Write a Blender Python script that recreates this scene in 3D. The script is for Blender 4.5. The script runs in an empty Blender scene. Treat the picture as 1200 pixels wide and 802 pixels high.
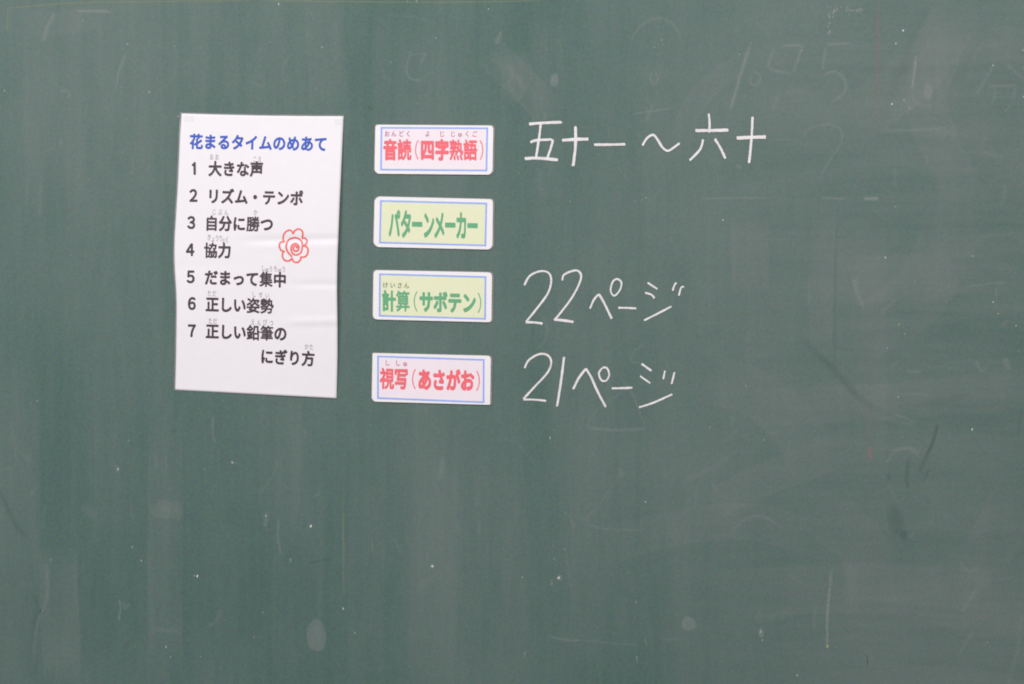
import bpy, math, random
from mathutils import Vector

random.seed(11)
SC = bpy.context.scene
COL = SC.collection
S = 0.0013            # metres on the board per photograph pixel
ZC = 1.45             # height of the picture centre above the floor

# ------------------------------------------------------------------ camera
cd = bpy.data.cameras.new('camera'); cam = bpy.data.objects.new('camera', cd); COL.objects.link(cam)
DIST = 2.6
cam.location = (0, -DIST, ZC); cam.rotation_euler = (math.radians(90), 0, 0)
cd.sensor_width = 36; cd.lens = 36 * DIST / (1200 * S)
cd.clip_start = 0.05; cd.clip_end = 100
cd.dof.use_dof = True; cd.dof.focus_distance = 2.37; cd.dof.aperture_fstop = 3.0
SC.camera = cam

# ------------------------------------------------------------------ light
w = bpy.data.worlds.new('World'); SC.world = w; w.use_nodes = True
bg = w.node_tree.nodes['Background']; bg.inputs[0].default_value = (0.98, 0.97, 1.0, 1); bg.inputs[1].default_value = 0.345

def area(name, loc, target, sx, sy, power, col):
    l = bpy.data.lights.new(name, 'AREA'); l.shape = 'RECTANGLE'; l.size = sx; l.size_y = sy; l.energy = power; l.color = col
    o = bpy.data.objects.new(name, l); COL.objects.link(o); o.location = loc
    o.rotation_euler = (Vector(target) - Vector(loc)).to_track_quat('-Z', 'Y').to_euler()
    return o
area('window_light', (-2.5, -3.6, 3.3), (0.5, 0, 1.45), 2.4, 1.4, 114, (0.97, 0.985, 1.0))
area('ceiling_light', (0.6, -2.4, 3.4), (0.35, 0, 1.5), 3.0, 0.5, 57, (1.0, 0.965, 0.95))

SC.view_settings.view_transform = 'Standard'; SC.view_settings.look = 'None'
SC.view_settings.exposure = 0; SC.view_settings.gamma = 1
SC.render.engine = 'CYCLES'

# ------------------------------------------------------------------ materials
def new_mat(name):
    m = bpy.data.materials.new(name); m.use_nodes = True
    nt = m.node_tree; b = nt.nodes['Principled BSDF']
    return m, nt, b

class NT:
    def __init__(s, nt): s.nt = nt
    def n(s, t, **kw):
        x = s.nt.nodes.new(t)
        for k, v in kw.items(): setattr(x, k, v)
        return x
    def l(s, a, b): s.nt.links.new(a, b)
    def coord(s): return s.n('ShaderNodeTexCoord').outputs['Object']
    def noise(s, vec, scale, detail=3, rough=0.55, stretch=None, loc=(0, 0, 0), dist=0.0):
        if stretch:
            mp = s.n('ShaderNodeMapping'); mp.inputs['Scale'].default_value = stretch; mp.inputs['Location'].default_value = loc
            s.l(vec, mp.inputs['Vector']); vec = mp.outputs[0]
        x = s.n('ShaderNodeTexNoise'); x.inputs['Scale'].default_value = scale
        x.inputs['Detail'].default_value = detail; x.inputs['Roughness'].default_value = rough; x.inputs['Distortion'].default_value = dist
        s.l(vec, x.inputs['Vector']); return x.outputs['Fac']
    def rng(s, v, a, b, c, d, smooth=False):
        x = s.n('ShaderNodeMapRange')
        if smooth: x.interpolation_type = 'SMOOTHSTEP'
        for i, q in enumerate((a, b, c, d)): x.inputs[i + 1].default_value = q
        s.l(v, x.inputs[0]); return x.outputs[0]
    def math(s, op, a, b=None, clamp=False):
        x = s.n('ShaderNodeMath', operation=op); x.use_clamp = clamp
        for i, q in enumerate((a, b)):
            if q is None: continue
            if isinstance(q, (int, float)): x.inputs[i].default_value = q
            else: s.l(q, x.inputs[i])
        return x.outputs[0]
    def mix(s, f, a, b):
        x = s.n('ShaderNodeMix', data_type='RGBA')
        if isinstance(f, (int, float)): x.inputs[0].default_value = f
        else: s.l(f, x.inputs[0])
        for i, q in ((6, a), (7, b)):
            if isinstance(q, tuple): x.inputs[i].default_value = (*q, 1)
            else: s.l(q, x.inputs[i])
        return x.outputs[2]

def board_material():
    m, nt, b = new_mat('green_slate_paint'); g = NT(nt); c = g.coord()
    sep = g.n('ShaderNodeSeparateXYZ'); g.l(c, sep.inputs[0]); X, Z = sep.outputs[0], sep.outputs[2]
    cloud = g.noise(c, 1.6, 5, 0.55, (1, 1, 0.7))
    streak = g.noise(c, 3.0, 4, 0.6, (2.6, 1, 0.35), (3.1, 0, 0))           # broad eraser swipes, mostly vertical
    fine = g.noise(c, 16.0, 4, 0.65, (5.0, 1, 0.4), (0.3, 0, 1.7))         # fine vertical wipe lines
    hor = g.noise(c, 3.4, 5, 0.6, (0.55, 1, 3.2), (0, 0, 4.4), 0.6)         # sideways wiping on the right
    horf = g.noise(c, 9.0, 4, 0.65, (0.6, 1, 8.0), (0, 0, 2.4), 0.3)
    mott = g.noise(c, 34.0, 4, 0.7)
    grain = g.noise(c, 620.0, 2, 0.6)
    right = g.rng(X, 0.10, 0.62, 0, 1, True)
    dust = g.rng(cloud, 0.34, 0.66, -0.025, 0.075)
    left_part = g.math('ADD', g.rng(streak, 0.34, 0.68, -0.005, 0.068), g.rng(fine, 0.35, 0.7, 0, 0.036))
    right_part = g.math('ADD', g.rng(hor, 0.32, 0.7, 0.02, 0.12), g.rng(horf, 0.35, 0.7, 0, 0.03))
    lr = g.n('ShaderNodeMix', data_type='FLOAT'); g.l(right, lr.inputs[0]); g.l(left_part, lr.inputs[2]); g.l(right_part, lr.inputs[3])
    dust = g.math('ADD', dust, lr.outputs[0])
    dust = g.math('ADD', dust, g.rng(mott, 0.35, 0.75, -0.006, 0.014))
    dust = g.math('ADD', dust, g.rng(grain, 0.3, 0.7, -0.02, 0.02), True)
    chr_ = g.n('ShaderNodeTexNoise'); chr_.inputs['Scale'].default_value = 240; chr_.inputs['Detail'].default_value = 1; g.l(c, chr_.inputs['Vector'])
    base = g.mix(0.06, (0.043, 0.103, 0.085), chr_.outputs['Color'])
    col = g.mix(dust, base, (0.44, 0.395, 0.39))
    g.l(col, b.inputs['Base Color'])
    b.inputs['Roughness'].default_value = 0.62; b.inputs['Specular IOR Level'].default_value = 0.22
    bp = g.n('ShaderNodeBump'); bp.inputs['Strength'].default_value = 0.12; bp.inputs['Distance'].default_value = 0.0004
    g.l(g.noise(c, 420, 3), bp.inputs['Height']); g.l(bp.outputs[0], b.inputs['Normal'])
    return m

def dust_material(name, colr, grain=0.5, fine=520.0, streaky=None, lo=0.36, hi=0.62):
    """Chalk lying thinly on the board: coverage attribute times grain decides how much of the board shows."""
    m, nt, b = new_mat(name); g = NT(nt); c = g.coord()
    at = g.n('ShaderNodeAttribute', attribute_name='cov').outputs['Fac']
    gr = g.rng(g.noise(c, fine, 3, 0.6), lo, hi, 1 - grain, 1)
    a = g.math('MULTIPLY', at, gr)
    if streaky: a = g.math('MULTIPLY', a, g.rng(g.noise(c, 1.0, 4, 0.6, streaky), 0.3, 0.7, 0.25, 1.25), True)
    b.inputs['Base Color'].default_value = (*colr, 1); b.inputs['Roughness'].default_value = 0.95
    b.inputs['Specular IOR Level'].default_value = 0.05
    g.l(a, b.inputs['Alpha'])
    return m

def chalk_material():
    m, nt, b = new_mat('white_chalk'); g = NT(nt); c = g.coord()
    at = g.n('ShaderNodeAttribute', attribute_name='cov').outputs['Fac']
    n1 = g.noise(c, 480, 3, 0.65); n2 = g.noise(c, 90, 2)
    th = g.math('ADD', g.math('MULTIPLY', n1, 0.75), g.math('MULTIPLY', n2, 0.35))
    a = g.rng(g.math('SUBTRACT', g.math('ADD', at, 0.42), th), 0.02, 0.46, 0.0, 0.98, True)
    col = g.mix(g.rng(n2, 0.3, 0.7, 0, 1), (0.80, 0.755, 0.755), (0.67, 0.64, 0.64))
    g.l(col, b.inputs['Base Color']); b.inputs['Roughness'].default_value = 0.95; b.inputs['Specular IOR Level'].default_value = 0.05
    g.l(a, b.inputs['Alpha'])
    return m

def sheet_material(name, colr, var=0.03, rough=0.34, spec=0.35, scale=60, coat=0.0):
    m, nt, b = new_mat(name); g = NT(nt); c = g.coord()
    n = g.noise(c, scale, 4, 0.6)
    dark = tuple(q * (1 - var * 2) for q in colr)
    col = g.mix(g.rng(n, 0.3, 0.7, 0, 1), dark, colr)
    fibre = g.noise(c, 700, 2)
    col = g.mix(g.rng(fibre, 0.3, 0.7, 0.0, 0.045), col, tuple(q * 0.75 for q in colr))
    g.l(col, b.inputs['Base Color']); b.inputs['Roughness'].default_value = rough; b.inputs['Specular IOR Level'].default_value = spec
    bp = g.n('ShaderNodeBump'); bp.inputs['Strength'].default_value = 0.05; bp.inputs['Distance'].default_value = 0.001
    g.l(g.noise(c, 38, 3), bp.inputs['Height']); g.l(bp.outputs[0], b.inputs['Normal'])
    return m

def film_material():
    m, nt, b = new_mat('clear_laminate'); g = NT(nt); c = g.coord()
    b.inputs['Base Color'].default_value = (0.40, 0.37, 0.36, 1); b.inputs['Roughness'].default_value = 0.25
    g.l(g.rng(g.noise(c, 30, 3), 0.3, 0.7, 0.22, 0.5), b.inputs['Alpha'])
    return m

M = dict(
    board=board_material(), chalk=chalk_material(),
    dust=dust_material('rubbed_chalk', (0.62, 0.60, 0.60)),
    swipe=dust_material('eraser_haze', (0.50, 0.47, 0.47), 0.35, 300, (26, 1, 3)),
    speck=dust_material('chalk_crumb', (0.80, 0.77, 0.72), 0.2),
    yellow=dust_material('yellow_chalk', (0.50, 0.48, 0.22)),
    pink=dust_material('pink_chalk', (0.42, 0.24, 0.25), 0.4, 260),
    dark=dust_material('wiped_slate', (0.042, 0.094, 0.076), 0.35, 260),
    black=dust_material('dark_scuff', (0.02, 0.04, 0.035), 0.6),
    wood=sheet_material('board_core', (0.35, 0.30, 0.24), 0.1, 0.7),
    paper=sheet_material('laminated_paper', (0.81, 0.77, 0.795), 0.012, 0.36, 0.3),
    card=sheet_material('laminated_card', (0.83, 0.79, 0.80), 0.012, 0.36, 0.3),
    pinkp=sheet_material('pink_print', (0.84, 0.735, 0.78), 0.015, 0.38, 0.3),
    limep=sheet_material('pale_yellow_print', (0.745, 0.75, 0.52), 0.015, 0.38, 0.3),
    bluef=sheet_material('blue_border_print', (0.30, 0.42, 0.83), 0.04, 0.38, 0.3),
    bluet=sheet_material('blue_ink', (0.045, 0.105, 0.50), 0.06, 0.4, 0.3),
    ink=sheet_material('dark_grey_ink', (0.072, 0.050, 0.062), 0.08, 0.4, 0.3),
    faint=sheet_material('small_grey_ink', (0.30, 0.25, 0.27), 0.08, 0.4, 0.3),
    redt=sheet_material('red_print', (0.87, 0.155, 0.185), 0.05, 0.4, 0.3),
    redk=sheet_material('red_marker', (0.86, 0.15, 0.13), 0.05, 0.4, 0.3),
    purple=sheet_material('purple_print', (0.50, 0.08, 0.26), 0.05, 0.4, 0.3),
    green=sheet_material('green_print', (0.145, 0.41, 0.215), 0.05, 0.4, 0.3),
    greens=sheet_material('small_green_print', (0.09, 0.16, 0.09), 0.05, 0.4, 0.3),
    tape=sheet_material('tape_patch', (0.74, 0.73, 0.755), 0.02, 0.45, 0.3),
    magnet=sheet_material('magnet_sheet', (0.10, 0.09, 0.09), 0.05, 0.7, 0.2),
    film=film_material(),
)

# ------------------------------------------------------------------ helpers
def P(px, py, h=0.0):
    """Photograph-scale board coordinates to metres; h is the height off the board in millimetres."""
    return Vector(((px - 600) * S, -h * 0.001, ZC - (py - 401) * S))

def thing(name, label, cat, loc, group=None):
    o = bpy.data.objects.new(name, None); COL.objects.link(o); o.location = loc; o.empty_display_size = 0.05
    o['label'] = label; o['category'] = cat
    if group: o['group'] = group
    return o

class MB:
    def __init__(s): s.v = []; s.f = []; s.c = []
    def add(s, verts, faces, cov=None):
        k = len(s.v); s.v += verts; s.f += [tuple(i + k for i in f) for f in faces]
        s.c += cov if cov else [1.0] * len(verts)
    def build(s, name, mat, parent, root=None, label=None, smooth=False, kind=None):
        root_loc = (root or parent).location
        me = bpy.data.meshes.new(name); me.from_pydata([tuple(q - root_loc) for q in s.v], [], s.f); me.update()
        at = me.attributes.new('cov', 'FLOAT', 'POINT'); at.data.foreach_set('value', s.c)
        me.materials.append(mat)
        if smooth: me.polygons.foreach_set('use_smooth', [True] * len(me.polygons))
        o = bpy.data.objects.new(name, me); COL.objects.link(o); o.parent = parent
        if label: o['label'] = label
        if kind: o['kind'] = kind
        return o

_G = {}
def glyph(ch, off):
    if ch == WIDE['1']:      # a plain flagged 1 without a foot
        return [(.47, -.02), (.57, -.02), (.57, .72), (.49, .72), (.44, .64), (.35, .60), (.35, .53), (.47, .565)], [(0, 1, 2, 7), (7, 2, 3, 4), (4, 5, 6, 7)]
    key = (ch, off)
    if key not in _G:
        c = bpy.data.curves.new('glyph', 'FONT'); c.body = ch; c.size = 1; c.offset = off; c.resolution_u = 4; c.fill_mode = 'FRONT'
        o = bpy.data.objects.new('glyph', c); m = o.to_mesh()
        _G[key] = ([(v.co.x, v.co.y) for v in m.vertices], [tuple(p.vertices) for p in m.polygons])
        o.to_mesh_clear(); bpy.data.objects.remove(o); bpy.data.curves.remove(c)
    return _G[key]

WIDE = dict(zip('1234567()', '\uff11\uff12\uff13\uff14\uff15\uff16\uff17\uff08\uff09'))
DENSE = {'算': .46, '読': .64, '熟': .55, '語': .62, '視': .66, '計': .82, '写': .8, '音': .85, '筆': .6, '鉛': .75, '集': .65, '勢': .7, '姿': .75, '勝': .75, '協': .75, '自': .8}
def put(mb, ch, cx, cy, ew, eh, slope=0.0, off=0.0, H=None, lift=0.15, lean=0.0):
    """One printed character with its em box centred on (cx, cy): ew x eh pixels. off fattens the strokes (in em) by overprinting
    the letter round a small circle, each print a hair above the last."""
    vs, fs = glyph(WIDE.get(ch, ch), 0.0)
    mx, my = 0.5, 0.38
    if ch in WIDE:
        mx = (min(v[0] for v in vs) + max(v[0] for v in vs)) / 2; my = (min(v[1] for v in vs) + max(v[1] for v in vs)) / 2
    off *= DENSE.get(ch, 1.0)
    ring = [(0, 0)]
    if off > 0: ring += [(off * math.cos(k * math.pi / 4 + .39), off * math.sin(k * math.pi / 4 + .39)) for k in range(8)]
    for k, (ax, ay) in enumerate(ring):
        out = []
        for x, y in vs:
            dx = (x + ax - mx) * ew; dy = -(y + ay - my) * eh
            px, py = cx + dx - lean * dy, cy + dy + slope * dx
            h = H(px, py) if callable(H) else H
            out.append(P(px, py, h + lift + k * .012))
        mb.add(out, fs)

def smooth_line(pts, n=7):
    if len(pts) < 3: 
        (a, b), (c, d) = pts; k = 12
        return [(a + (c - a) * i / k, b + (d - b) * i / k) for i in range(k + 1)]
    q = [pts[0]] + list(pts) + [pts[-1]]; out = []
    for i in range(1, len(q) - 2):
        p0, p1, p2, p3 = q[i - 1:i + 3]
        for j in range(n):
            t = j / n
            out.append(tuple(0.5 * (2 * p1[k] + (p2[k] - p0[k]) * t + (2 * p0[k] - 5 * p1[k] + 4 * p2[k] - p3[k]) * t * t + (3 * p1[k] - p0[k] - 3 * p2[k] + p3[k]) * t ** 3) for k in (0, 1)))
    out.append(pts[-1]); return out

def ribbon(mb, pts, width, cov=1.0, h=0.1, prof=((-1, 0), (-.6, 1), (0, 1), (.6, 1), (1, 0)), fade=0.0, dome=0.0, wob=0.0, curve=True, step=None, taper=None):
    """A soft-edged stroke lying on the board. width is the full width in pixels."""
    L = smooth_line(pts) if curve else list(pts)
    n = len(L); k = len(prof); vs = []; cv = []; ph = random.uniform(0, 6)
    for i, (x, y) in enumerate(L):
        a = L[max(i - 1, 0)]; b = L[min(i + 1, n - 1)]
        dx, dy = b[0] - a[0], b[1] - a[1]; d = math.hypot(dx, dy) or 1; nx, ny = -dy / d, dx / d
        t = i / (n - 1)
        wd = width * (1 + wob * (0.6 * math.sin(9 * t + ph) + 0.4 * math.sin(23 * t + 2 * ph)))
        if taper: wd *= taper[0] + (taper[1] - taper[0]) * t
        e = 1.0
        if fade: e = min(1, t / fade, (1 - t) / fade); e = max(0, e)
        for s, c in prof:
            vs.append(P(x + nx * s * wd / 2, y + ny * s * wd / 2, h + dome * (1 - s * s)))
            cv.append(c * cov * e)
    fs = [(i * k + j, i * k + j + 1, (i + 1) * k + j + 1, (i + 1) * k + j) for i in range(n - 1) for j in range(k - 1)]
    mb.add(vs, fs, cv)

SOFT = ((-1, 0), (-.7, .18), (-.4, .62), (0, 1), (.4, .62), (.7, .18), (1, 0))
def blob(mb, cx, cy, rx, ry, cov, h=0.1, rot=0.0, rough=0.12, rings=(0, .35, .65, .85, 1), prof=(1, .92, .6, .25, 0), n=22):
    ph = [random.uniform(0, 6.28) for _ in range(3)]; vs = [P(cx, cy, h)]; cv = [cov * prof[0]]; ca, sa = math.cos(rot), math.sin(rot)
    for r, p in list(zip(rings, prof))[1:]:
        for i in range(n):
            t = 6.2832 * i / n
            q = r * (1 + rough * (math.sin(2 * t + ph[0]) * .5 + math.sin(3 * t + ph[1]) * .35 + math.sin(5 * t + ph[2]) * .25))
            x, y = q * rx * math.cos(t), q * ry * math.sin(t)
            vs.append(P(cx + x * ca - y * sa, cy + x * sa + y * ca, h)); cv.append(cov * p)
    fs = [(0, 1 + i, 1 + (i + 1) % n) for i in range(n)]
    for k in range(len(rings) - 2):
        for i in range(n):
            a = 1 + k * n + i; b = 1 + k * n + (i + 1) % n
            fs.append((a, a + n, b + n, b))
    mb.add(vs, fs, cv)

def slab(mb, outline, h0, h1):
    """Closed plate from an outline in pixels, between heights h0 (back) and h1 (front) in mm."""
    n = len(outline)
    mb.add([P(x, y, h1) for x, y in outline] + [P(x, y, h0) for x, y in outline],
           [tuple(range(n)), tuple(range(2 * n - 1, n - 1, -1))] + [(i, i + n, (i + 1) % n + n, (i + 1) % n) for i in range(n)])

# ------------------------------------------------------------------ the chalkboard
board = thing('chalkboard', 'large dusty green classroom chalkboard carrying the poster, the four title cards and white chalk handwriting', 'chalkboard', (0, 0, ZC - 0.75))
mb = MB(); x0, x1, z0, z1 = -2.0, 2.0, ZC - 0.75, ZC + 0.75
mb.add([Vector(q) for q in ((x0, 0, z0), (x1, 0, z0), (x1, 0, z1), (x0, 0, z1), (x0, .025, z0), (x1, .025, z0), (x1, .025, z1), (x0, .025, z1))],
       [(0, 1, 2, 3), (5, 4, 7, 6), (4, 0, 3, 7), (1, 5, 6, 2), (3, 2, 6, 7), (4, 5, 1, 0)])
mb.build('writing_surface', M['board'], board)

def C1(s, ox, oy):       # strokes measured on an enlarged crop: scale s, crop origin (ox, oy)
    return lambda *p: [(ox + x / s, oy + y / s) for x, y in p]

# --- broad eraser swipes
mb = MB(); FLAT = ((-1, 0), (-.93, .9), (-.5, .75), (0, .8), (.5, .7), (.93, 1), (1, 0))
hs = 0.03
for x, ya, yb, wd, cv in ((194, 470, 800, 42, .085), (68, 640, 802, 46, .10), (28, 455, 802, 40, .04), (350, 560, 802, 60, .05), (878, 250, 345, 46, .09), (966, 240, 420, 28, .09),
                          (330, 455, 620, 50, .05), (60, -20, 250, 70, .05), (172, 40, 260, 36, .05), (640, 20, 150, 40, .07), (480, 20, 210, 90, .05),
                          (705, 470, 790, 80, .04), (510, 480, 800, 55, .045), (905, 330, 470, 60, .05), (135, 430, 640, 50, .05), (1010, 240, 560, 60, .05), (1150, 20, 300, 110, .05),
                          (250, -20, 125, 60, .04), (380, -10, 130, 46, .05), (780, 480, 802, 60, .03), (430, 560, 802, 44, .04)):
    d = random.uniform(-6, 6)
    ribbon(mb, [(x, ya), (x + d * .4, (ya + yb) / 2), (x + d, yb)], wd, cv * 1.05, hs, FLAT, fade=.22, wob=.03); hs += .002
for pts, wd, cv in (([(830, 700), (1000, 690), (1210, 700)], 60, .05), ([(860, 480), (1040, 470), (1210, 455)], 46, .05), ([(980, 330), (1100, 322), (1210, 310)], 55, .06),
                    ([(820, 600), (900, 560), (1010, 520)], 40, .05), ([(990, 150), (1080, 80), (1130, 0)], 60, .07), ([(1120, 250), (1080, 340), (1000, 400)], 70, .06),
                    ([(570, 60), (610, 95), (650, 140)], 40, .07), ([(1130, 60), (1180, 50), (1215, 58)], 40, .05), ([(178, 595), (200, 598), (216, 596)], 22, .08),
                    ([(1100, 700), (1160, 640), (1200, 560)], 60, .05), ([(790, 190), (815, 120), (870, 75), (950, 60)], 26, .06), ([(1140, 250), (1085, 120), (1120, 40)], 50, .06), ([(590, 120), (612, 90), (600, 60)], 26, .08), ([(700, 640), (860, 610), (980, 640)], 44, .05), ([(820, 440), (900, 470), (960, 540)], 60, .05), ([(940, 590), (1010, 640), (1020, 720)], 60, .05), ([(0, 20), (60, 28), (130, 18)], 30, .05)):
    ribbon(mb, pts, wd, cv * 1.3, hs, FLAT, fade=.25, wob=.05); hs += .002
mb.build('eraser_haze', M['swipe'], board, label='broad pale swipes left by the eraser', kind='stuff')

# --- half rubbed-out writing and scratches
mb = MB(); hs = 0.14; GK = 0.42
def gl(pts, wd=2.6, cv=.22, fade=.12, prof=SOFT, taper=None):
    global hs
    ribbon(mb, pts, wd * 1.45, cv * GK, hs, prof, fade=fade, wob=.12, taper=taper); hs += .001
A = C1(2.97, 0, 0)
gl(A((268, 40), (330, 39), (388, 42)), 4, .42); gl(A((193, 45), (165, 95), (150, 148)), 6, .30); gl(A((300, 45), (322, 70), (328, 105)), 3, .14)
gl(A((441, 182), (412, 255), (404, 318)), 3.5, .26); gl(A((610, 165), (618, 225), (590, 290), (553, 312)), 3, .13); gl(A((1022, 180), (988, 228), (985, 275), (1020, 282)), 3, .14)
gl(A((208, 315), (238, 322), (242, 348)), 4, .22); gl(A((463, 545), (460, 615)), 3, .2); gl(A((870, 270), (895, 298), (925, 300)), 3, .14)
gl(A((520, 570), (515, 600)), 3, .18); gl(A((215, 475), (210, 510)), 3, .2); gl(A((160, 522), (200, 515)), 3, .16); gl(A((1165, 60), (1168, 240)), 10, .07)
gl(A((650, 210), (640, 270)), 14, .1); gl(A((240, 90), (255, 120), (250, 150)), 4, .1); gl(A((386, 455), (390, 480), (388, 540)), 2.5, .12); gl(A((555, 410), (588, 408)), 2.5, .14)
gl(A((140, 640), (138, 760)), 6, .1); gl(A((95, 620), (88, 790)), 3, .12)
A = C1(2.97, 400, 0)
gl(A((296, 178), (274, 228)), 4, .24); gl(A((243, 170), (228, 232), (238, 272), (288, 281)), 3.5, .26); gl(A((240, 192), (290, 186)), 3, .16); gl(A((556, 112), (538, 155)), 8, .34, taper=(.5, 1.2))
gl(A((1003, 150), (1040, 92), (1100, 64), (1150, 82), (1182, 130)), 3.5, .2); gl(A((1088, 248), (1075, 272), (1088, 295), (1102, 272), (1088, 248)), 3.5, .26)
gl(A((1012, 398), (1080, 388), (1145, 378)), 2.5, .24); gl(A((1088, 360), (1055, 430)), 4, .2); gl(A((708, 385), (706, 430)), 3, .2)
gl(A((150, 55), (250, 60), (320, 82), (345, 110)), 4, .09); gl(A((140, 240), (150, 270), (180, 285)), 4, .1); gl(A((575, 230), (600, 260), (640, 310)), 10, .16)
gl(A((520, 180), (560, 230), (585, 300)), 14, .1); gl(A((960, 580), (1010, 640)), 3, .1); gl(A((1120, 270), (1140, 240)), 4, .1); gl(A((690, 590), (696, 690)), 8, .1)
gl(A((40, 500), (48, 590), (60, 640)), 3, .12); gl(A((1010, 700), (1080, 690), (1120, 650)), 3, .1)
A = C1(2.97, 800, 0)
gl(A((237, 150), (208, 240), (186, 315), (164, 388)), 4.5, .40); gl(A((245, 252), (234, 282), (250, 298), (270, 278), (262, 256), (245, 252)), 3, .28)
gl(A((345, 160), (418, 158)), 4, .30); gl(A((418, 158), (400, 210), (385, 255)), 4, .28); gl(A((322, 165), (303, 210), (300, 232), (318, 246), (385, 256)), 4.5, .24)
gl(A((497, 156), (592, 150)), 4, .28); gl(A((497, 160), (486, 248)), 4, .30); gl(A((486, 262), (530, 250), (562, 276), (564, 320), (510, 362)), 4, .30)
gl(A((355, 320), (430, 318)), 5, .12); gl(A((330, 330), (314, 392)), 8, .12); gl(A((185, 120), (190, 95), (240, 70), (290, 110), (300, 140)), 4, .08)
gl(A((812, 200), (798, 320)), 3.5, .48, taper=(1.3, .9)); gl(A((798, 318), (806, 352), (830, 368), (872, 366)), 3, .20)
gl(A((1082, 228), (1050, 285), (1016, 335)), 4, .24); gl(A((1126, 222), (1188, 278)), 4, .22); gl(A((1060, 302), (1166, 298)), 4, .26); gl(A((1160, 300), (1145, 360), (1122, 385)), 4, .2)
gl(A((1092, 312), (1078, 360)), 3.5, .2); gl(A((1078, 340), (1150, 338)), 3, .12); gl(A((980, 262), (1070, 258)), 6, .1); gl(A((1010, 200), (1040, 165), (1110, 158)), 5, .1)
gl(A((415, 486), (440, 450), (500, 434), (548, 450), (550, 500), (510, 560), (470, 635)), 3.5, .20); gl(A((60, 692), (180, 690), (300, 690)), 3, .24); gl(A((480, 690), (570, 692)), 3, .32)
gl(A((630, 692), (682, 692)), 4.5, .6, .08); gl(A((680, 456), (800, 454), (924, 446)), 4, .20); gl(A((740, 585), (735, 650)), 5, .18); gl(A((185, 575), (205, 585)), 5, .3)
gl(A((855, 540), (845, 580)), 3, .14); gl(A((760, 520), (770, 600)), 3, .1); gl(A((290, 487), (420, 486)), 3, .12); gl(A((1120, 640), (1118, 690), (1105, 715)), 4, .16)
gl(A((1060, 470), (1040, 520), (1080, 540), (1120, 545)), 4, .14); gl(A((40, 660), (48, 740)), 3, .1); gl(A((210, 640), (255, 660)), 3, .1)
A = C1(2.97, 800, 270)
gl(A((598, 165), (605, 210), (628, 268)), 8, .30, taper=(1.1, .5)); gl(A((735, 640), (815, 670)), 4, .24); gl(A((985, 196), (1132, 180)), 3, .24); gl(A((1020, 452), (1040, 496)), 4, .3)
gl(A((1040, 496), (1056, 476)), 5, .26); gl(A((1120, 442), (1136, 488)), 8, .26); gl(A((780, 490), (832, 496)), 4, .24); gl(A((440, 170), (440, 268)), 2.5, .2); gl(A((680, 302), (755, 228)), 4, .16)
gl(A((720, 770), (780, 756), (830, 775)), 4, .2); gl(A((820, 470), (960, 480)), 3, .1); gl(A((760, 570), (860, 572)), 3, .16); gl(A((1000, 60), (1060, 20), (1150, 14)), 5, .1)
gl(A((210, 28), (430, 34)), 3, .1); gl(A((180, 640), (165, 690)), 4, .14); gl(A((720, 480), (760, 450)), 3, .14); gl(A((1090, 190), (1092, 280)), 3, .14); gl(A((1110, 335), (1135, 312)), 5, .16)
gl(A((1165, 265), (1150, 330)), 3, .12); gl(A((60, 325), (180, 318)), 3, .08); gl(A((250, 440), (330, 425)), 3, .1); gl(A((200, 720), (260, 700), (330, 712)), 4, .1)
A = C1(2.278, 0, 450)
gl(A((318, 575), (322, 600), (316, 634)), 3, .4); gl(A((330, 580), (333, 600), (345, 585)), 3, .28); gl(A((570, 85), (568, 130), (576, 160)), 3, .28); gl(A((745, 360), (742, 410), (752, 462)), 3, .28)
gl(A((592, 600), (575, 635), (550, 650)), 4, .18); gl(A((125, 478), (126, 570), (100, 640), (88, 760)), 4, .2); gl(A((712, 340), (708, 385)), 6, .28); gl(A((835, 305), (855, 290)), 3, .24)
gl(A((775, 465), (778, 478)), 3, .4); gl(A((310, 215), (318, 238)), 3.5, .3); gl(A((120, 320), (112, 400)), 4, .14); gl(A((415, 180), (418, 230)), 3, .14); gl(A((812, 120), (816, 148)), 3, .22)
gl(A((400, 345), (440, 335), (490, 342)), 16, .1); gl(A((400, 655), (480, 658)), 6, .14); gl(A((55, 537), (90, 537)), 6, .12); gl(A((0, 228), (36, 226)), 3, .14); gl(A((215, 325), (255, 355)), 12, .14)
gl(A((690, 300), (730, 240), (740, 200)), 3, .12); gl(A((620, 208), (635, 212)), 3, .3); gl(A((30, 90), (45, 220)), 3, .12); gl(A((85, 285), (86, 300)), 3, .26); gl(A((350, 320), (355, 365)), 3, .14)
gl(A((580, 260), (560, 300)), 3, .1); gl(A((60, 190), (85, 208)), 5, .18); gl(A((440, 190), (446, 240)), 3, .12)
for k in range(7): gl(A((100 + k * 2, 690 + k * 9), (150, 687 + k * 9), (205, 692 + k * 9)), 3, .06)
A = C1(2.278, 400, 450)
gl(A((755, 20), (690, 62), (652, 116)), 3, .14); gl(A((652, 116), (730, 124), (812, 119)), 4, .26); gl(A((812, 119), (790, 60), (775, 20)), 3, .14); gl(A((745, 240), (690, 320), (640, 368)), 3, .12)
gl(A((648, 374), (730, 390), (812, 388)), 3, .18); gl(A((272, 192), (266, 262)), 10, .22, taper=(.7, 1.2)); gl(A((555, 674), (600, 684), (640, 684)), 3.5, .3); gl(A((640, 684), (720, 692), (805, 700)), 3, .16)
gl(A((594, 338), (612, 362), (626, 392)), 2.5, .2); gl(A((140, 410), (160, 455)), 3, .18); gl(A((80, 415), (85, 455)), 3, .2); gl(A((370, 360), (365, 410)), 4, .14); gl(A((240, 480), (246, 492)), 5, .5)
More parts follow.
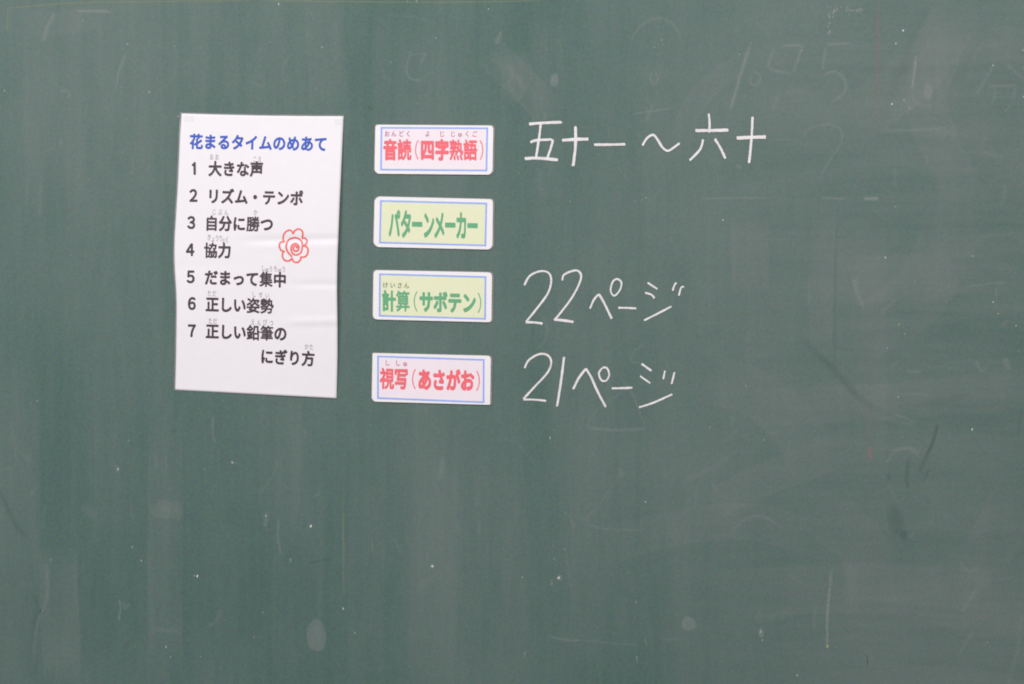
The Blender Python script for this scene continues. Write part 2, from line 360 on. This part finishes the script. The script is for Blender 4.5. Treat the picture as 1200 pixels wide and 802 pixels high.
gl(A((225, 450), (232, 470)), 3, .22); gl(A((580, 510), (586, 526)), 5, .55); gl(A((600, 440), (612, 550)), 3, .14); gl(A((790, 725), (790, 748)), 3, .3); gl(A((740, 225), (752, 250)), 6, .22)
gl(A((490, 712), (488, 730)), 3, .3); gl(A((560, 540), (563, 520)), 4, .3); gl(A((400, 160), (450, 150), (490, 180), (520, 220)), 3, .08); gl(A((860, 684), (900, 680)), 4, .16)
gl(A((200, 545), (240, 520), (255, 505)), 8, .12); gl(A((300, 230), (310, 420)), 6, .07); gl(A((350, 190), (362, 330)), 5, .07); gl(A((5, 330), (7, 560)), 3, .14)
gl(A((810, 680), (816, 700)), 3, .26); gl(A((230, 60), (226, 80)), 2.5, .2)
A = C1(2.278, 800, 450)
gl(A((396, 498), (394, 545)), 4.5, .38); gl(A((393, 540), (386, 620), (386, 700)), 3.5, .55, .05); gl(A((543, 216), (565, 182), (605, 174), (634, 198)), 3, .24); gl(A((132, 395), (165, 362), (215, 355), (258, 380)), 4, .2)
gl(A((190, 625), (240, 622), (295, 605)), 14, .12); gl(A((786, 545), (742, 612)), 5, .2); gl(A((776, 655), (735, 728)), 4, .2); gl(A((740, 475), (765, 502), (792, 488)), 4, .2); gl(A((280, 510), (318, 530)), 3, .16)
gl(A((655, 372), (668, 368)), 3, .22); gl(A((520, 88), (620, 110)), 4, .16); gl(A((550, 270), (568, 310)), 3, .14); gl(A((355, 580), (350, 660)), 5, .14); gl(A((0, 262), (60, 235), (130, 190)), 6, .12)
gl(A((40, 270), (32, 330)), 5, .12); gl(A((335, 290), (350, 312)), 5, .12); gl(A((440, 290), (455, 330)), 4, .1); gl(A((870, 800), (895, 700), (905, 610)), 6, .12); gl(A((130, 90), (150, 110), (110, 160)), 5, .1)
gl(A((620, 395), (600, 412)), 5, .16); gl(A((75, 265), (95, 290)), 4, .12); gl(A((80, 345), (30, 440)), 3, .08)
A = C1(4.223, 600, 300)
gl(A((130, 275), (170, 340), (165, 410), (120, 470)), 3.5, .16); gl(A((655, 435), (600, 480), (592, 520), (640, 530)), 4, .16); gl(A((520, 580), (600, 690), (640, 790)), 3, .14)
for cx, cy, rx, ry, cv in ((371, 745, 13, 19, .14), (807, 731, 9, 9, .14), (892, 742, 3, 6, .2), (650, 94, 5, 9, .16), (1088, 108, 5, 12, .1)):
    blob(mb, cx, cy, rx, ry, cv, hs, rings=(0, .4, .7, .92, 1), prof=(1, .95, .9, .75, 0))
# rough chalk patch near the top right
for k in range(46):
    x, y = (random.uniform(970, 1012), random.gauss(10.5, 2.2)) if k < 30 else (random.gauss(972, 1.8), random.uniform(12, 38))
    gl([(x, y), (x + random.uniform(-1.2, 1.2), y + random.uniform(1.2, 4))], random.uniform(.9, 1.8), random.uniform(.35, .95), .2)
mb.build('chalk_residue', M['dust'], board, label='faint half rubbed-out chalk writing and scratches', kind='stuff')

# --- crumbs of chalk and bright nicks
mb = MB(); h = 0.45
A, B = C1(2.97, 0, 0), C1(2.278, 0, 450)
pts = A((443, 155), (608, 162), (1120, 165), (620, 405), (520, 322), (425, 530), (768, 136), (288, 72), (1100, 310), (16, 316), (312, 625), (970, 15))
pts += C1(2.97, 400, 0)((330, 133), (172, 218), (512, 32), (262, 5), (1090, 165), (1060, 688), (797, 702), (1115, 140), (230, 6))
pts += C1(2.97, 800, 0)((767, 107), (728, 363), (770, 350), (790, 378), (198, 190), (215, 335), (740, 720), (140, 766), (1185, 338), (742, 152), (237, 151), (811, 200), (1080, 228), (1184, 175))
pts += C1(2.97, 800, 270)((705, 95), (808, 180), (1080, 250), (1098, 290), (712, 410), (752, 580), (1008, 693), (5, 200), (773, 362), (753, 328), (1170, 420), (262, 492), (220, 542), (1160, 332), (1008, 90), (282, 730), (95, 685))
pts += B((315, 228), (527, 513), (830, 380), (710, 352), (703, 610), (677, 676), (455, 728), (360, 702), (100, 45), (545, 228), (620, 210), (775, 470), (353, 436), (443, 702), (344, 152), (378, 472), (519, 512))
pts += C1(2.278, 400, 450)((243, 487), (565, 432), (568, 468), (580, 518), (562, 534), (812, 315), (787, 582), (788, 730), (490, 720), (36, 665), (228, 676), (483, 517), (597, 442), (557, 144), (5, 600))
pts += C1(2.278, 800, 450)((772, 122), (575, 35), (305, 778), (813, 690), (500, 427), (410, 704), (208, 662), (213, 684), (445, 402), (870, 520))
for x, y in pts:
    r = random.choice((.5, .6, .7, .8, 1.0)); blob(mb, x, y, r, r * random.uniform(1, 2.2), random.uniform(.25, .7), h, random.uniform(-.5, .5), .3, (0, .6, 1), (1, .9, 0), 9)
for (x, y), r in zip(B((527, 513), (830, 380)) + C1(2.278, 400, 450)((243, 487), (580, 518)) + C1(2.97, 800, 0)((767, 107), (728, 363)) + C1(2.97, 800, 270)((705, 95), (1008, 693)), (1.7, 1.7, 1.7, 1.8, 1.4, 1.2, 1.1, 1.1)):
    blob(mb, x, y, r * .8, r * 1.1, .95, h + .02, .5, .3, (0, .6, 1), (1, .9, 0), 10)
for _ in range(260):
    r = random.choice((.3, .35, .4, .5)); blob(mb, random.uniform(-40, 1240), random.uniform(-40, 840), r, r * random.uniform(1, 2), random.uniform(.15, .5), h, random.uniform(-1, 1), .3, (0, .6, 1), (1, .9, 0), 7)
mb.build('chalk_crumb', M['speck'], board, kind='stuff', label='white chalk specks scattered over the board')

# --- coloured and dark traces, each mark a part
class Marks(MB):
    def __init__(s, name, mat, label, gain=1.0): super().__init__(); s.q = (name, mat, label, gain)
    def add(s, verts, faces, cov=None):
        s.v, s.f, s.c = [], [], []; super().add(verts, faces, [q * s.q[3] for q in cov]); s.build(s.q[0], M[s.q[1]], board, label=s.q[2])
mb = Marks('yellow_chalk_mark', 'yellow', None)
ribbon(mb, [(9, 40), (9, 20), (9.5, 9)], 3, .2, .5, SOFT, .2); ribbon(mb, [(8, 9.5), (50, 6.8), (90, 3.6), (180, 2.2), (300, 1)], 3.2, .17, .51, SOFT, .05); ribbon(mb, [(300, 1), (500, 3), (640, 1)], 3, .2, .52, SOFT, .1)
blob(mb, 969.5, 757.5, 2.0, 2.2, .9, .53); blob(mb, 59.5, 656.3, 1.5, 1.3, .8, .53); ribbon(mb, [(403, 560), (402, 640), (402, 710)], 2.6, .16, .5, SOFT, .3); blob(mb, 1200, 80, 2, 3, .3, .5)
mb = Marks('pink_chalk_mark', 'pink', None)
ribbon(mb, [(1028, 0), (1029, 50), (1027, 110), (1025, 150)], 5, .26, .5, SOFT, .15); ribbon(mb, [(1019, 460), (1018.5, 500), (1018, 520)], 5, .2, .51, SOFT, .3); blob(mb, 1019, 531, 4.5, 11, .34, .52)
ribbon(mb, [(1019, 545), (1019, 620), (1018, 700)], 5, .09, .53, SOFT, .2)
mb = Marks('wiped_mark', 'dark', None, .23); A = C1(2.97, 800, 270)
ribbon(mb, A((395, 362), (455, 420), (525, 482), (580, 548), (645, 605), (735, 652)), 13, .55, .5, SOFT, .3)
ribbon(mb, A((886, 672), (872, 735), (838, 800)), 5, .6, .51, SOFT, .15); ribbon(mb, A((800, 600), (920, 590), (1010, 565)), 14, .25, .512, SOFT, .3); ribbon(mb, A((530, 20), (528, 200), (522, 420)), 5, .22, .513, SOFT, .25)
A = C1(2.278, 800, 450)
ribbon(mb, A((682, 105), (660, 175), (628, 240)), 7, .62, .52, SOFT, .15); ribbon(mb, A((605, 195), (598, 240), (602, 285)), 8, .6, .521, SOFT, .15); ribbon(mb, A((658, 225), (642, 262)), 6, .6, .522, SOFT, .15)
blob(mb, *A((570, 368))[0], 11, 26, .62, .523, -.18, .2); blob(mb, *A((550, 250))[0], 3, 6, .55, .524); blob(mb, *A((655, 313))[0], 3, 4, .45, .525); blob(mb, *A((592, 405))[0], 6, 9, .5, .526)
ribbon(mb, A((905, 60), (900, 110), (888, 140)), 6, .35, .527, SOFT, .2)
A = C1(2.278, 0, 450)
ribbon(mb, A((-8, 265), (22, 335), (48, 385), (70, 410)), 11, .55, .53, SOFT, .2, taper=(.6, 1.3)); blob(mb, *A((463, 125))[0], 4, 4, .5, .531); blob(mb, *A((475, 175))[0], 3, 3, .35, .532)
ribbon(mb, A((90, 560), (100, 600), (85, 660)), 8, .3, .533, SOFT, .2); blob(mb, 20, 720, 60, 70, .2, .534); blob(mb, 110, 720, 36, 70, .22, .535); blob(mb, 270, 700, 60, 80, .12, .536)
ribbon(mb, [(194, 200), (196, 240), (200, 290)], 12, .28, .537, SOFT, .3); ribbon(mb, [(1090, 0), (1060, 70), (1030, 150)], 20, .22, .538, SOFT, .3); blob(mb, 350, 680, 40, 60, .1, .539)
mb = Marks('dark_scuff', 'black', None, .8)
for pts, wd, cv in (([(431, 124), (434, 129), (437, 126)], 1.6, .5), ([(427, 118), (428, 122)], 1.6, .4), ([(431, 132), (436, 131)], 1.2, .4), ([(797, 113), (800, 112)], 3, .5), ([(405, 39), (407, 41)], 2, .35),
                    ([(1015, 767), (1016.5, 775), (1016, 780)], 1.8, .6), ([(1008, 776), (1009, 784)], 1.4, .5), ([(1011, 773), (1013, 770)], 1.2, .4), ([(360, 660), (375, 657), (390, 654)], 2, .3), ([(744, 724), (750, 721)], 1.6, .4),
                    ([(805, 688), (806, 691)], 1.5, .6), ([(758, 746), (758, 752)], 1.5, .4), ([(435, 704), (436, 708)], 1.4, .4), ([(809, 33), (811, 35)], 2, .4), ([(1190, 512), (1200, 507)], 3, .3)):
    ribbon(mb, pts, wd, cv, .55, SOFT, .15, curve=len(pts) > 2)

# --- white chalk handwriting: three rows, each a part; every character a sub-part
def writing(label, chars):
    row = bpy.data.objects.new('chalk_writing', None); COL.objects.link(row); row.parent = board; row['label'] = label; row.empty_display_size = .03
    hh = 0.60
    for lab, strokes in chars:
        m_ = MB()
        for pts, wd in strokes:
            ribbon(m_, pts, wd * 0.96, 1.0, hh, ((-1, 0), (-.72, .62), (-.4, 1), (0, 1), (.4, 1), (.72, .62), (1, 0)), dome=.25, wob=.10, fade=.012); hh += .03
        m_.build('chalk_character', M['chalk'], row, root=board, label=lab)
T = C1(3.75, 600, 120)
writing('white chalk handwriting reading 五十一〜六十 in the top row', [
    ('kanji 五', [(T((73, 97), (125, 92), (223, 88)), 4.0), (T((127, 92), (118, 165), (105, 247)), 3.4), (T((80, 178), (105, 168), (180, 164)), 3.8), (T((181, 163), (171, 200), (155, 247)), 3.4), (T((54, 249), (110, 246), (206, 254)), 4.4)]),
    ('kanji 十 after 五', [(T((218, 168), (278, 164), (338, 162)), 4.6), (T((279, 103), (279, 190), (268, 284)), 4.2)]),
    ('kanji 一', [(T((358, 187), (430, 187), (500, 185)), 3.8)]),
    ('wave dash', [(T((573, 192), (592, 160), (620, 144), (640, 166), (662, 200), (685, 214), (710, 200), (737, 180)), 3.4)]),
    ('kanji 六', [(T((864, 49), (868, 90), (867, 136)), 3.2), (T((803, 125), (870, 125), (954, 123)), 4.6), (T((840, 162), (826, 208), (779, 258)), 3.4), (T((890, 160), (916, 202), (938, 250)), 3.6)]),
    ('kanji 十 at the end of the row', [(T((984, 158), (1050, 155), (1118, 153)), 5.0), (T((1057, 60), (1052, 160), (1041, 272)), 3.6)]),
])
T = C1(4.223, 600, 300)
writing('white chalk handwriting reading 22ページ beside the calculation card', [
    ('first digit 2', [(T((60, 148), (88, 100), (138, 77), (180, 84), (194, 122), (178, 185), (122, 262), (68, 329)), 2.9), (T((66, 329), (110, 330), (153, 336)), 3.4)]),
    ('second digit 2', [(T((249, 123), (256, 96), (290, 78), (325, 74), (342, 98), (332, 140), (298, 205), (250, 270), (208, 321)), 3.0), (T((208, 316), (255, 320), (306, 328)), 3.8)]),
    ('katakana ペ', [(T((385, 264), (405, 218), (430, 189)), 3.0), (T((429, 188), (455, 232), (495, 315)), 3.4), (T((500, 198), (488, 172), (498, 130), (520, 115), (541, 132), (536, 165), (515, 193), (498, 198)), 2.7)]),
    ('long vowel bar', [(T((524, 258), (570, 258), (617, 261)), 3.0)]),
    ('katakana ジ', [(T((669, 132), (721, 166)), 2.9), (T((657, 183), (690, 193), (705, 211)), 2.9), (T((651, 321), (710, 292), (792, 249)), 2.9), (T((813, 132), (802, 150), (795, 174)), 2.6), (T((851, 152), (836, 160), (825, 200)), 2.6)]),
])
writing('white chalk handwriting reading 21ページ beside the copying card', [
    ('digit 2', [(T((62, 558), (82, 518), (130, 488), (172, 490), (194, 522), (178, 575), (115, 645), (54, 711)), 3.0), (T((54, 711), (110, 712), (171, 718)), 2.8)]),
    ('digit 1', [(T((258, 497), (244, 610), (222, 752)), 3.5)]),
    ('katakana ペ', [(T((302, 662), (330, 606), (366, 558)), 3.5), (T((364, 556), (392, 602), (425, 675), (466, 752)), 3.4), (T((447, 554), (430, 582), (442, 615), (465, 618), (481, 590), (470, 556), (447, 554)), 2.7)]),
    ('long vowel bar', [(T((491, 656), (545, 655), (598, 653)), 3.2)]),
    ('katakana ジ', [(T((639, 533), (692, 571)), 3.2), (T((632, 594), (686, 632)), 2.6), (T((626, 751), (700, 727), (796, 684)), 3.0), (T((757, 567), (748, 612)), 2.7), (T((805, 573), (789, 637)), 2.8)]),
])

# ------------------------------------------------------------------ the poster
LE = [(133.5, 213), (165, 210.9), (205, 209.4), (240, 207.4), (280, 204.9), (300, 204.7), (320, 205.5), (340, 207.0), (355, 207.5), (375, 207.4), (400, 207.0), (420, 206.5), (457, 205.4)]
RE = [(136.5, 402.6), (205, 399.8), (240, 398.3), (280, 396.8), (310, 395.7), (340, 395.3), (380, 395.8), (420, 395.7), (467, 394.4)]
def lerp(tab, y):
    for (y0, a), (y1, b) in zip(tab, tab[1:]):
        if y <= y1: return a + (b - a) * (y - y0) / (y1 - y0)
    return tab[-1][1]
def sm(tab, y): return (lerp(tab, y - 8) + lerp(tab, y) * 2 + lerp(tab, y + 8)) / 4 if tab[0][0] + 8 < y < tab[-1][0] - 8 else lerp(tab, y)
def pt(u, v):
    yl, yr = 133.5 + v * 323.5, 136.5 + v * 330.5
    y = yl + (yr - yl) * u
    return sm(LE, yl) + (sm(RE, yr) - sm(LE, yl)) * u, y + 0.8 * math.sin(math.pi * u) * (1 - v)
def gs(x, s): return math.exp(-x * x / (2 * s * s))
def sstep(a, b, x):
    t = min(1, max(0, (x - a) / (b - a))); return t * t * (3 - 2 * t)
def poster_h(px, py):
    u = (px - 206) / 191; v = (py - 135) / 328
    h = 1.5 + 5.2 * math.sin(math.pi * min(1, max(0, v))) ** 1.2 * (0.35 + 0.65 * u)
    h += 0.9 * math.sin(9 * v + 1.5) * max(0, 1 - 2.2 * abs(u - .05)) + 0.35 * math.sin(5 * u + 4 * v)
    k = sstep(272, 320, px)
    h -= k * (1.35 * gs(py - (281.5 - (px - 340) * .02), 3.0) - .25 * gs(py - 289, 4))
    k = sstep(325, 372, px)
    h -= k * 1.0 * gs(py - (333.5 + (px - 360) * .015), 2.6)
    k = sstep(322, 360, px)
    h += k * (1.0 * gs(py - (377 - (px - 360) * .03), 3.2)) - k * .25 * gs(py - 383.5, 2.6)
    h -= 0.3 * gs(py - 312, 5) * (1 - sstep(240, 330, px)) + 0.3 * gs(px - 297, 4) * sstep(350, 375, py)
    return max(h, 0.7)

poster = thing('poster', 'white laminated paper poster with a blue heading, seven numbered lines and a red flower', 'poster', P(300, 462, 0))
mb = MB(); NU, NV = 64, 150; vs = []; fs = []
for j in range(NV + 1):
    for i in range(NU + 1):
        x, y = pt(i / NU, j / NV); vs.append(P(x, y, poster_h(x, y)))
n1 = len(vs); vs += [q + Vector((0, .0004, 0)) for q in vs]; wN = NU + 1
for j in range(NV):
    for i in range(NU):
        a = j * wN + i; fs.append((a, a + 1, a + wN + 1, a + wN)); b = a + n1; fs.append((b, b + wN, b + wN + 1, b + 1))
rim = [i for i in range(wN)] + [j * wN + NU for j in range(1, NV + 1)] + [NV * wN + i for i in range(NU - 1, -1, -1)] + [j * wN for j in range(NV - 1, 0, -1)]
for a, b in zip(rim, rim[1:] + rim[:1]): fs.append((a, a + n1, b + n1, b))
mb.add(vs, fs); mb.build('paper_sheet', M['paper'], poster, smooth=True)
# clear laminate margin around the paper
mb = MB(); ring = [pt(i / 60, 0) for i in range(61)] + [pt(1, j / 120) for j in range(1, 121)] + [pt(1 - i / 60, 1) for i in range(1, 61)] + [pt(0, 1 - j / 120) for j in range(1, 120)]
vs = []; n = len(ring)
for (x, y), (qx, qy) in zip(ring, ring[1:] + ring[:1]):
    u = (x - 206) / 191; v = (y - 135) / 328
    ox = -1.9 if u < .06 else (.5 if u > .94 else 0); oy = -1.6 if v < .02 else (.5 if v > .965 else 0)
    hh = poster_h(x, y)
    vs += [P(x, y, hh - .1), P(x + ox, y + oy, hh - .25), P(x + ox, y + oy, hh - .45)]
mb.add(vs, [(3 * i + k, 3 * i + k + 1, 3 * ((i + 1) % n) + k + 1, 3 * ((i + 1) % n) + k) for i in range(n) for k in (0, 1)])
mb.build('laminate_margin', M['film'], poster)
for x0, x1, y0, y1 in ((215.5, 227.5, 136.2, 142.8), (392.5, 400.5, 139.5, 146.5)):
    mb = MB(); q = [(x0, y0), (x1, y0 + .2), (x1, y1 + .2), (x0, y1)]
    mb.add([P(x, y, poster_h(x, y) + .08) for x, y in q], [(0, 1, 2, 3)]); mb.build('tape_patch', M['tape'], poster)

def line(mb, text, cx0, cy0, pitch, slope, ew, eh, off=.030, H=poster_h, lean=.02):
    for i, ch in enumerate(text):
        if ch == ' ': continue
        put(mb, ch, cx0 + pitch * i, cy0 + slope * pitch * i, ew, eh, slope, off, H, .22, lean)

mb = MB(); line(mb, '花まるタイムのめあて', 230.4, 166.3, 16.2, .019, 15.9, 18.6, .038); mb.build('heading', M['bluet'], poster)
ROWS = [  # digit, digit centre, text, first centre x, y, pitch, slope, reading characters (ch, x, y)
    ('1', 227.6, 197.9, '大きな声', 252.6, 198.1, 16.2, .012, [('お', 248.5, 184.3), ('お', 254.7, 184.5), ('こ', 299, 187), ('え', 304.6, 187)]),
    ('2', 227.1, 229.5, 'リズム・テンポ', 250.8, 230.2, 16.22, .026, []),
    ('3', 224.5, 261.2, '自分に勝つ', 248.4, 262.0, 16.2, .018, [('じ', 251.2, 248.8), ('ぶ', 258.4, 249), ('ん', 265.6, 249.4), ('か', 300, 249.2)]),
    ('4', 223.4, 293.0, '協力', 247.4, 293.7, 16.3, .02, [('き', 245.6, 278.5), ('ょ', 250.2, 280.5), ('う', 254.8, 279.5), ('り', 259.4, 279.5), ('ょ', 262.6, 282), ('く', 266.6, 281.3)]),
    ('5', 224, 324.8, 'だまって集中', 248, 325.5, 16.1, .034, [('し', 309, 314.5), ('ゅ', 313.4, 316.4), ('う', 317.8, 315.4), ('ち', 323.6, 315.2), ('ゅ', 328.4, 317), ('う', 333, 316)]),
    ('6', 225.4, 356.0, '正しい姿勢', 249.3, 356.9, 15.95, .03, [('た', 246, 344), ('だ', 251.6, 344.2), ('し', 298, 345.2), ('せ', 306, 345.6), ('い', 313.6, 346.6)]),
    ('7', 225.4, 387.8, '正しい鉛筆の', 249.3, 388.4, 15.95, .034, [('た', 247, 376.2), ('だ', 252.6, 376.6), ('え', 296.8, 377.6), ('ん', 304, 378.2), ('ぴ', 311, 378), ('つ', 318.4, 378.6)]),
]
for d, dx, dy, text, cx, cy, pitch, sl, ruby in ROWS:
    mb = MB(); line(mb, text, cx, cy, pitch, sl, 15.9, 18.4, .040)
    if d == '7': line(mb, 'にぎり方', 313.2, 418.0, 16.1, .050, 15.9, 18.4, .040)
    row = mb.build('text_line', M['ink'], poster)
    mb = MB(); put(mb, d, dx, dy, 15.5, 18.4, .0, .040, poster_h, .22); mb.build('line_number', M['ink'], row, root=poster)
    if d == '7': ruby = ruby + [('か', 359.6, 406.5), ('た', 365.2, 407)]
    if ruby:
        mb = MB()
        for ch, x, y in ruby: put(mb, ch, x, y, 5.0, 8.0, .02, 0, poster_h, .22)
        mb.build('reading_kana', M['faint'], row, root=poster)

# red flower drawing
F = C1(12.34, 315, 255); mb = MB(); hh = 0
for pts in (F((222, 350), (212, 300), (235, 230), (290, 190), (335, 200), (355, 240)), F((355, 245), (385, 195), (435, 170), (485, 195), (498, 245), (488, 300)),
            F((482, 303), (530, 303), (558, 340), (545, 385), (505, 418)), F((505, 415), (550, 425), (575, 475), (555, 550), (510, 578), (468, 570)),
            F((470, 572), (462, 620), (410, 655), (362, 635), (342, 590)), F((345, 588), (305, 628), (250, 628), (210, 585), (205, 530), (225, 492)),
            F((238, 495), (185, 478), (160, 420), (175, 365), (240, 352)),
            F((345, 572), (280, 500), (258, 420), (285, 335), (350, 300), (420, 302), (480, 350), (492, 430), (470, 510), (410, 545), (360, 530), (332, 480), (335, 420), (370, 385), (415, 388), (440, 430), (430, 475), (395, 492), (365, 470), (365, 430), (390, 412), (412, 430), (405, 450))):
    L = smooth_line(pts, 8); k0 = len(mb.v)
    ribbon(mb, L, 2.0, 1, 0, ((-1, 1), (0, 1), (1, 1)), wob=.08, curve=False)
    for i in range(k0, len(mb.v)):
        q = mb.v[i]; px, py = q.x / S + 600, 401 - (q.z - ZC) / S
        mb.v[i] = P(px, py, poster_h(px, py) + .2 + hh)
    hh += .02
mb.build('flower_drawing', M['redk'], poster, label='red spiral flower drawn in marker')

# ------------------------------------------------------------------ title cards
def corner_outline(q, cor, grow=(0, 0, 0, 0)):
    """q: TL, TR, BR, BL corners; cor: (radius, chamfer?) for each; grow: left, top, right, bottom."""
    gl_, gt, gr_, gb = grow
    q = [(q[0][0] - gl_, q[0][1] - gt), (q[1][0] + gr_, q[1][1] - gt), (q[2][0] + gr_, q[2][1] + gb), (q[3][0] - gl_, q[3][1] + gb)]
    out = []
    for i in range(4):
        p, a, b = Vector(q[i]), Vector(q[i - 1]), Vector(q[(i + 1) % 4]); r, ch = cor[i]
        da, db = (a - p).normalized(), (b - p).normalized(); s, e = p + da * r, p + db * r
        k = 2 if ch else 8
        for j in range(k + 1):
            t = j / k
            o = (1 - t) ** 2 * s + 2 * t * (1 - t) * p + t * t * e if not ch else s + (e - s) * t + (p - (s + e) / 2) * (.22 if j == 1 else 0)
            out.append((o.x, o.y))
    # rows of extra points along the long sides are not needed: the card is flat
    return out

def card(label, q, cor, bq, panel_mat, ink, chars, ruby, ruby_mat, top=2.0):
    t = thing('title_card', label, 'card', P((q[2][0] + q[3][0]) / 2, (q[2][1] + q[3][1]) / 2, 0), 'laminated title cards on the chalkboard')
    mb = MB(); slab(mb, corner_outline(q, cor, (-3, -3, -3, -3)), 0.05, top - .75); mb.build('magnet_sheet', M['magnet'], t)
    mb = MB(); slab(mb, corner_outline(q, cor, (1.1, .8, 2.1, .4)), top - .65, top - .35); mb.build('laminate_margin', M['film'], t)
    mb = MB(); slab(mb, corner_outline(q, cor), top - .7, top); mb.build('card_face', M['card'], t)
    b = [Vector(p) for p in bq]; c = sum(b, Vector((0, 0))) / 4
    def inset(d): return [Vector((p.x + (d if p.x < c.x else -d), p.y + (d if p.y < c.y else -d))) for p in b]
    i2, i1 = inset(2.0), inset(1.9)
    mb = MB(); mb.add([P(p.x, p.y, top + .05) for p in b] + [P(p.x, p.y, top + .05) for p in i2], [(k, (k + 1) % 4, (k + 1) % 4 + 4, k + 4) for k in range(4)]); mb.build('border', M['bluef'], t)
    mb = MB(); mb.add([P(p.x, p.y, top + .03) for p in i1], [(0, 1, 2, 3)]); mb.build('colour_panel', M[panel_mat], t)
    mb = MB()
    for ch, x, y, ew, eh, off in chars: put(mb, ch, x, y, ew, eh, SL, off, top, .10)
    let = mb.build('lettering', M[ink], t)
    if ruby:
        mb = MB()
        for ch, x, y in ruby: put(mb, ch, x, y, 6.4, 7.6, SL, .012, top, .10)
        mb.build('reading_kana', M[ruby_mat], let, root=t)
    return t

R_, Ch = False, True
SL = .012
def run(items, y0, x0, sl, ew, eh, off):
    out = []
    for ch, x in items:
        par = ch in '()'
        out.append((ch, x, y0 + (x - x0) * sl, ew, eh * (.98 if par else 1), 0 if par else off))
    return out
card('white laminated card with a pink panel, red lettering 音読(四字熟語), topmost of the four', [(440.1, 146.6), (578.2, 147.6), (577.1, 205.1), (439.0, 203.9)], [(3.6, R_), (4.5, R_), (4.6, Ch), (4.6, Ch)],
     [(446.2, 149.2), (572.0, 149.8), (571.1, 201.2), (445.6, 200.2)], 'pinkp', 'redt',
     run([('音', 457.4), ('読', 474.0), ('(', 488.6), ('四', 501.0), ('字', 518.0), ('熟', 534.6), ('語', 551.2), (')', 564.2)], 175.9, 457, .003, 16.6, 25.2, .056),
     [('お', 453.7, 157.1), ('ん', 461.6, 157.1), ('ど', 470.2, 157.1), ('く', 478.6, 157.1), ('よ', 501.2, 157.2), ('じ', 518, 157.4), ('じ', 530.8, 157.5), ('ゅ', 539.1, 157.8), ('く', 547.6, 157.5), ('ご', 556.2, 157.5)], 'purple')
SL = .022
card('white laminated card with a pale yellow panel and green lettering パターンメーカー', [(439.2, 230.6), (577.7, 233.8), (577.0, 292.8), (437.9, 289.6)], [(5.0, Ch), (4.5, R_), (5.0, Ch), (5.2, Ch)],
     [(445.5, 234.8), (571.0, 237.9), (569.8, 289.0), (444.3, 285.6)], 'limep', 'green',
     run([('パ', 462.2), ('タ', 476.0), ('ー', 488.9), ('ン', 502.4), ('メ', 515.0), ('ー', 527.7), ('カ', 540.8), ('ー', 553.8)], 262.7, 462, .024, 14.0, 35.0, .042), [], 'greens')
card('white laminated card with a pale yellow panel and green lettering 計算(サボテン)', [(437.9, 316.8), (576.6, 319.5), (575.9, 377.9), (437.1, 374.4)], [(5.0, R_), (5.0, R_), (4.0, R_), (6.0, R_)],
     [(444.4, 320.6), (570.0, 324.0), (569.5, 374.9), (444.0, 371.3)], 'limep', 'green',
     run([('計', 455.8), ('算', 472.2), ('(', 487.1), ('サ', 499.7), ('ボ', 516.2), ('テ', 533.0), ('ン', 549.7), (')', 561.9)], 352.8, 456, .023, 16.8, 25.6, .052),
     [('け', 451.9, 334.2), ('い', 460.2, 334.4), ('さ', 468.5, 334.6), ('ん', 476.5, 334.8)], 'greens')
card('white laminated card with a pink panel, red lettering 視写(あさがお), lowest of the four', [(436.8, 413.9), (575.2, 417.2), (574.4, 474.6), (435.9, 470.7)], [(1.8, R_), (4.5, R_), (2.0, R_), (4.0, Ch)],
     [(442.2, 416.9), (567.9, 421.0), (567.7, 472.6), (442.0, 467.7)], 'pinkp', 'redt',
     run([('視', 453.6), ('写', 470.3), ('(', 485.2), ('あ', 497.7), ('さ', 514.4), ('が', 531.2), ('お', 547.5), (')', 560.2)], 443.7, 454, .027, 16.8, 25.6, .055),
     [('し', 454, 425.3), ('し', 466.3, 425.6), ('ゅ', 474.8, 426.3)], 'purple')
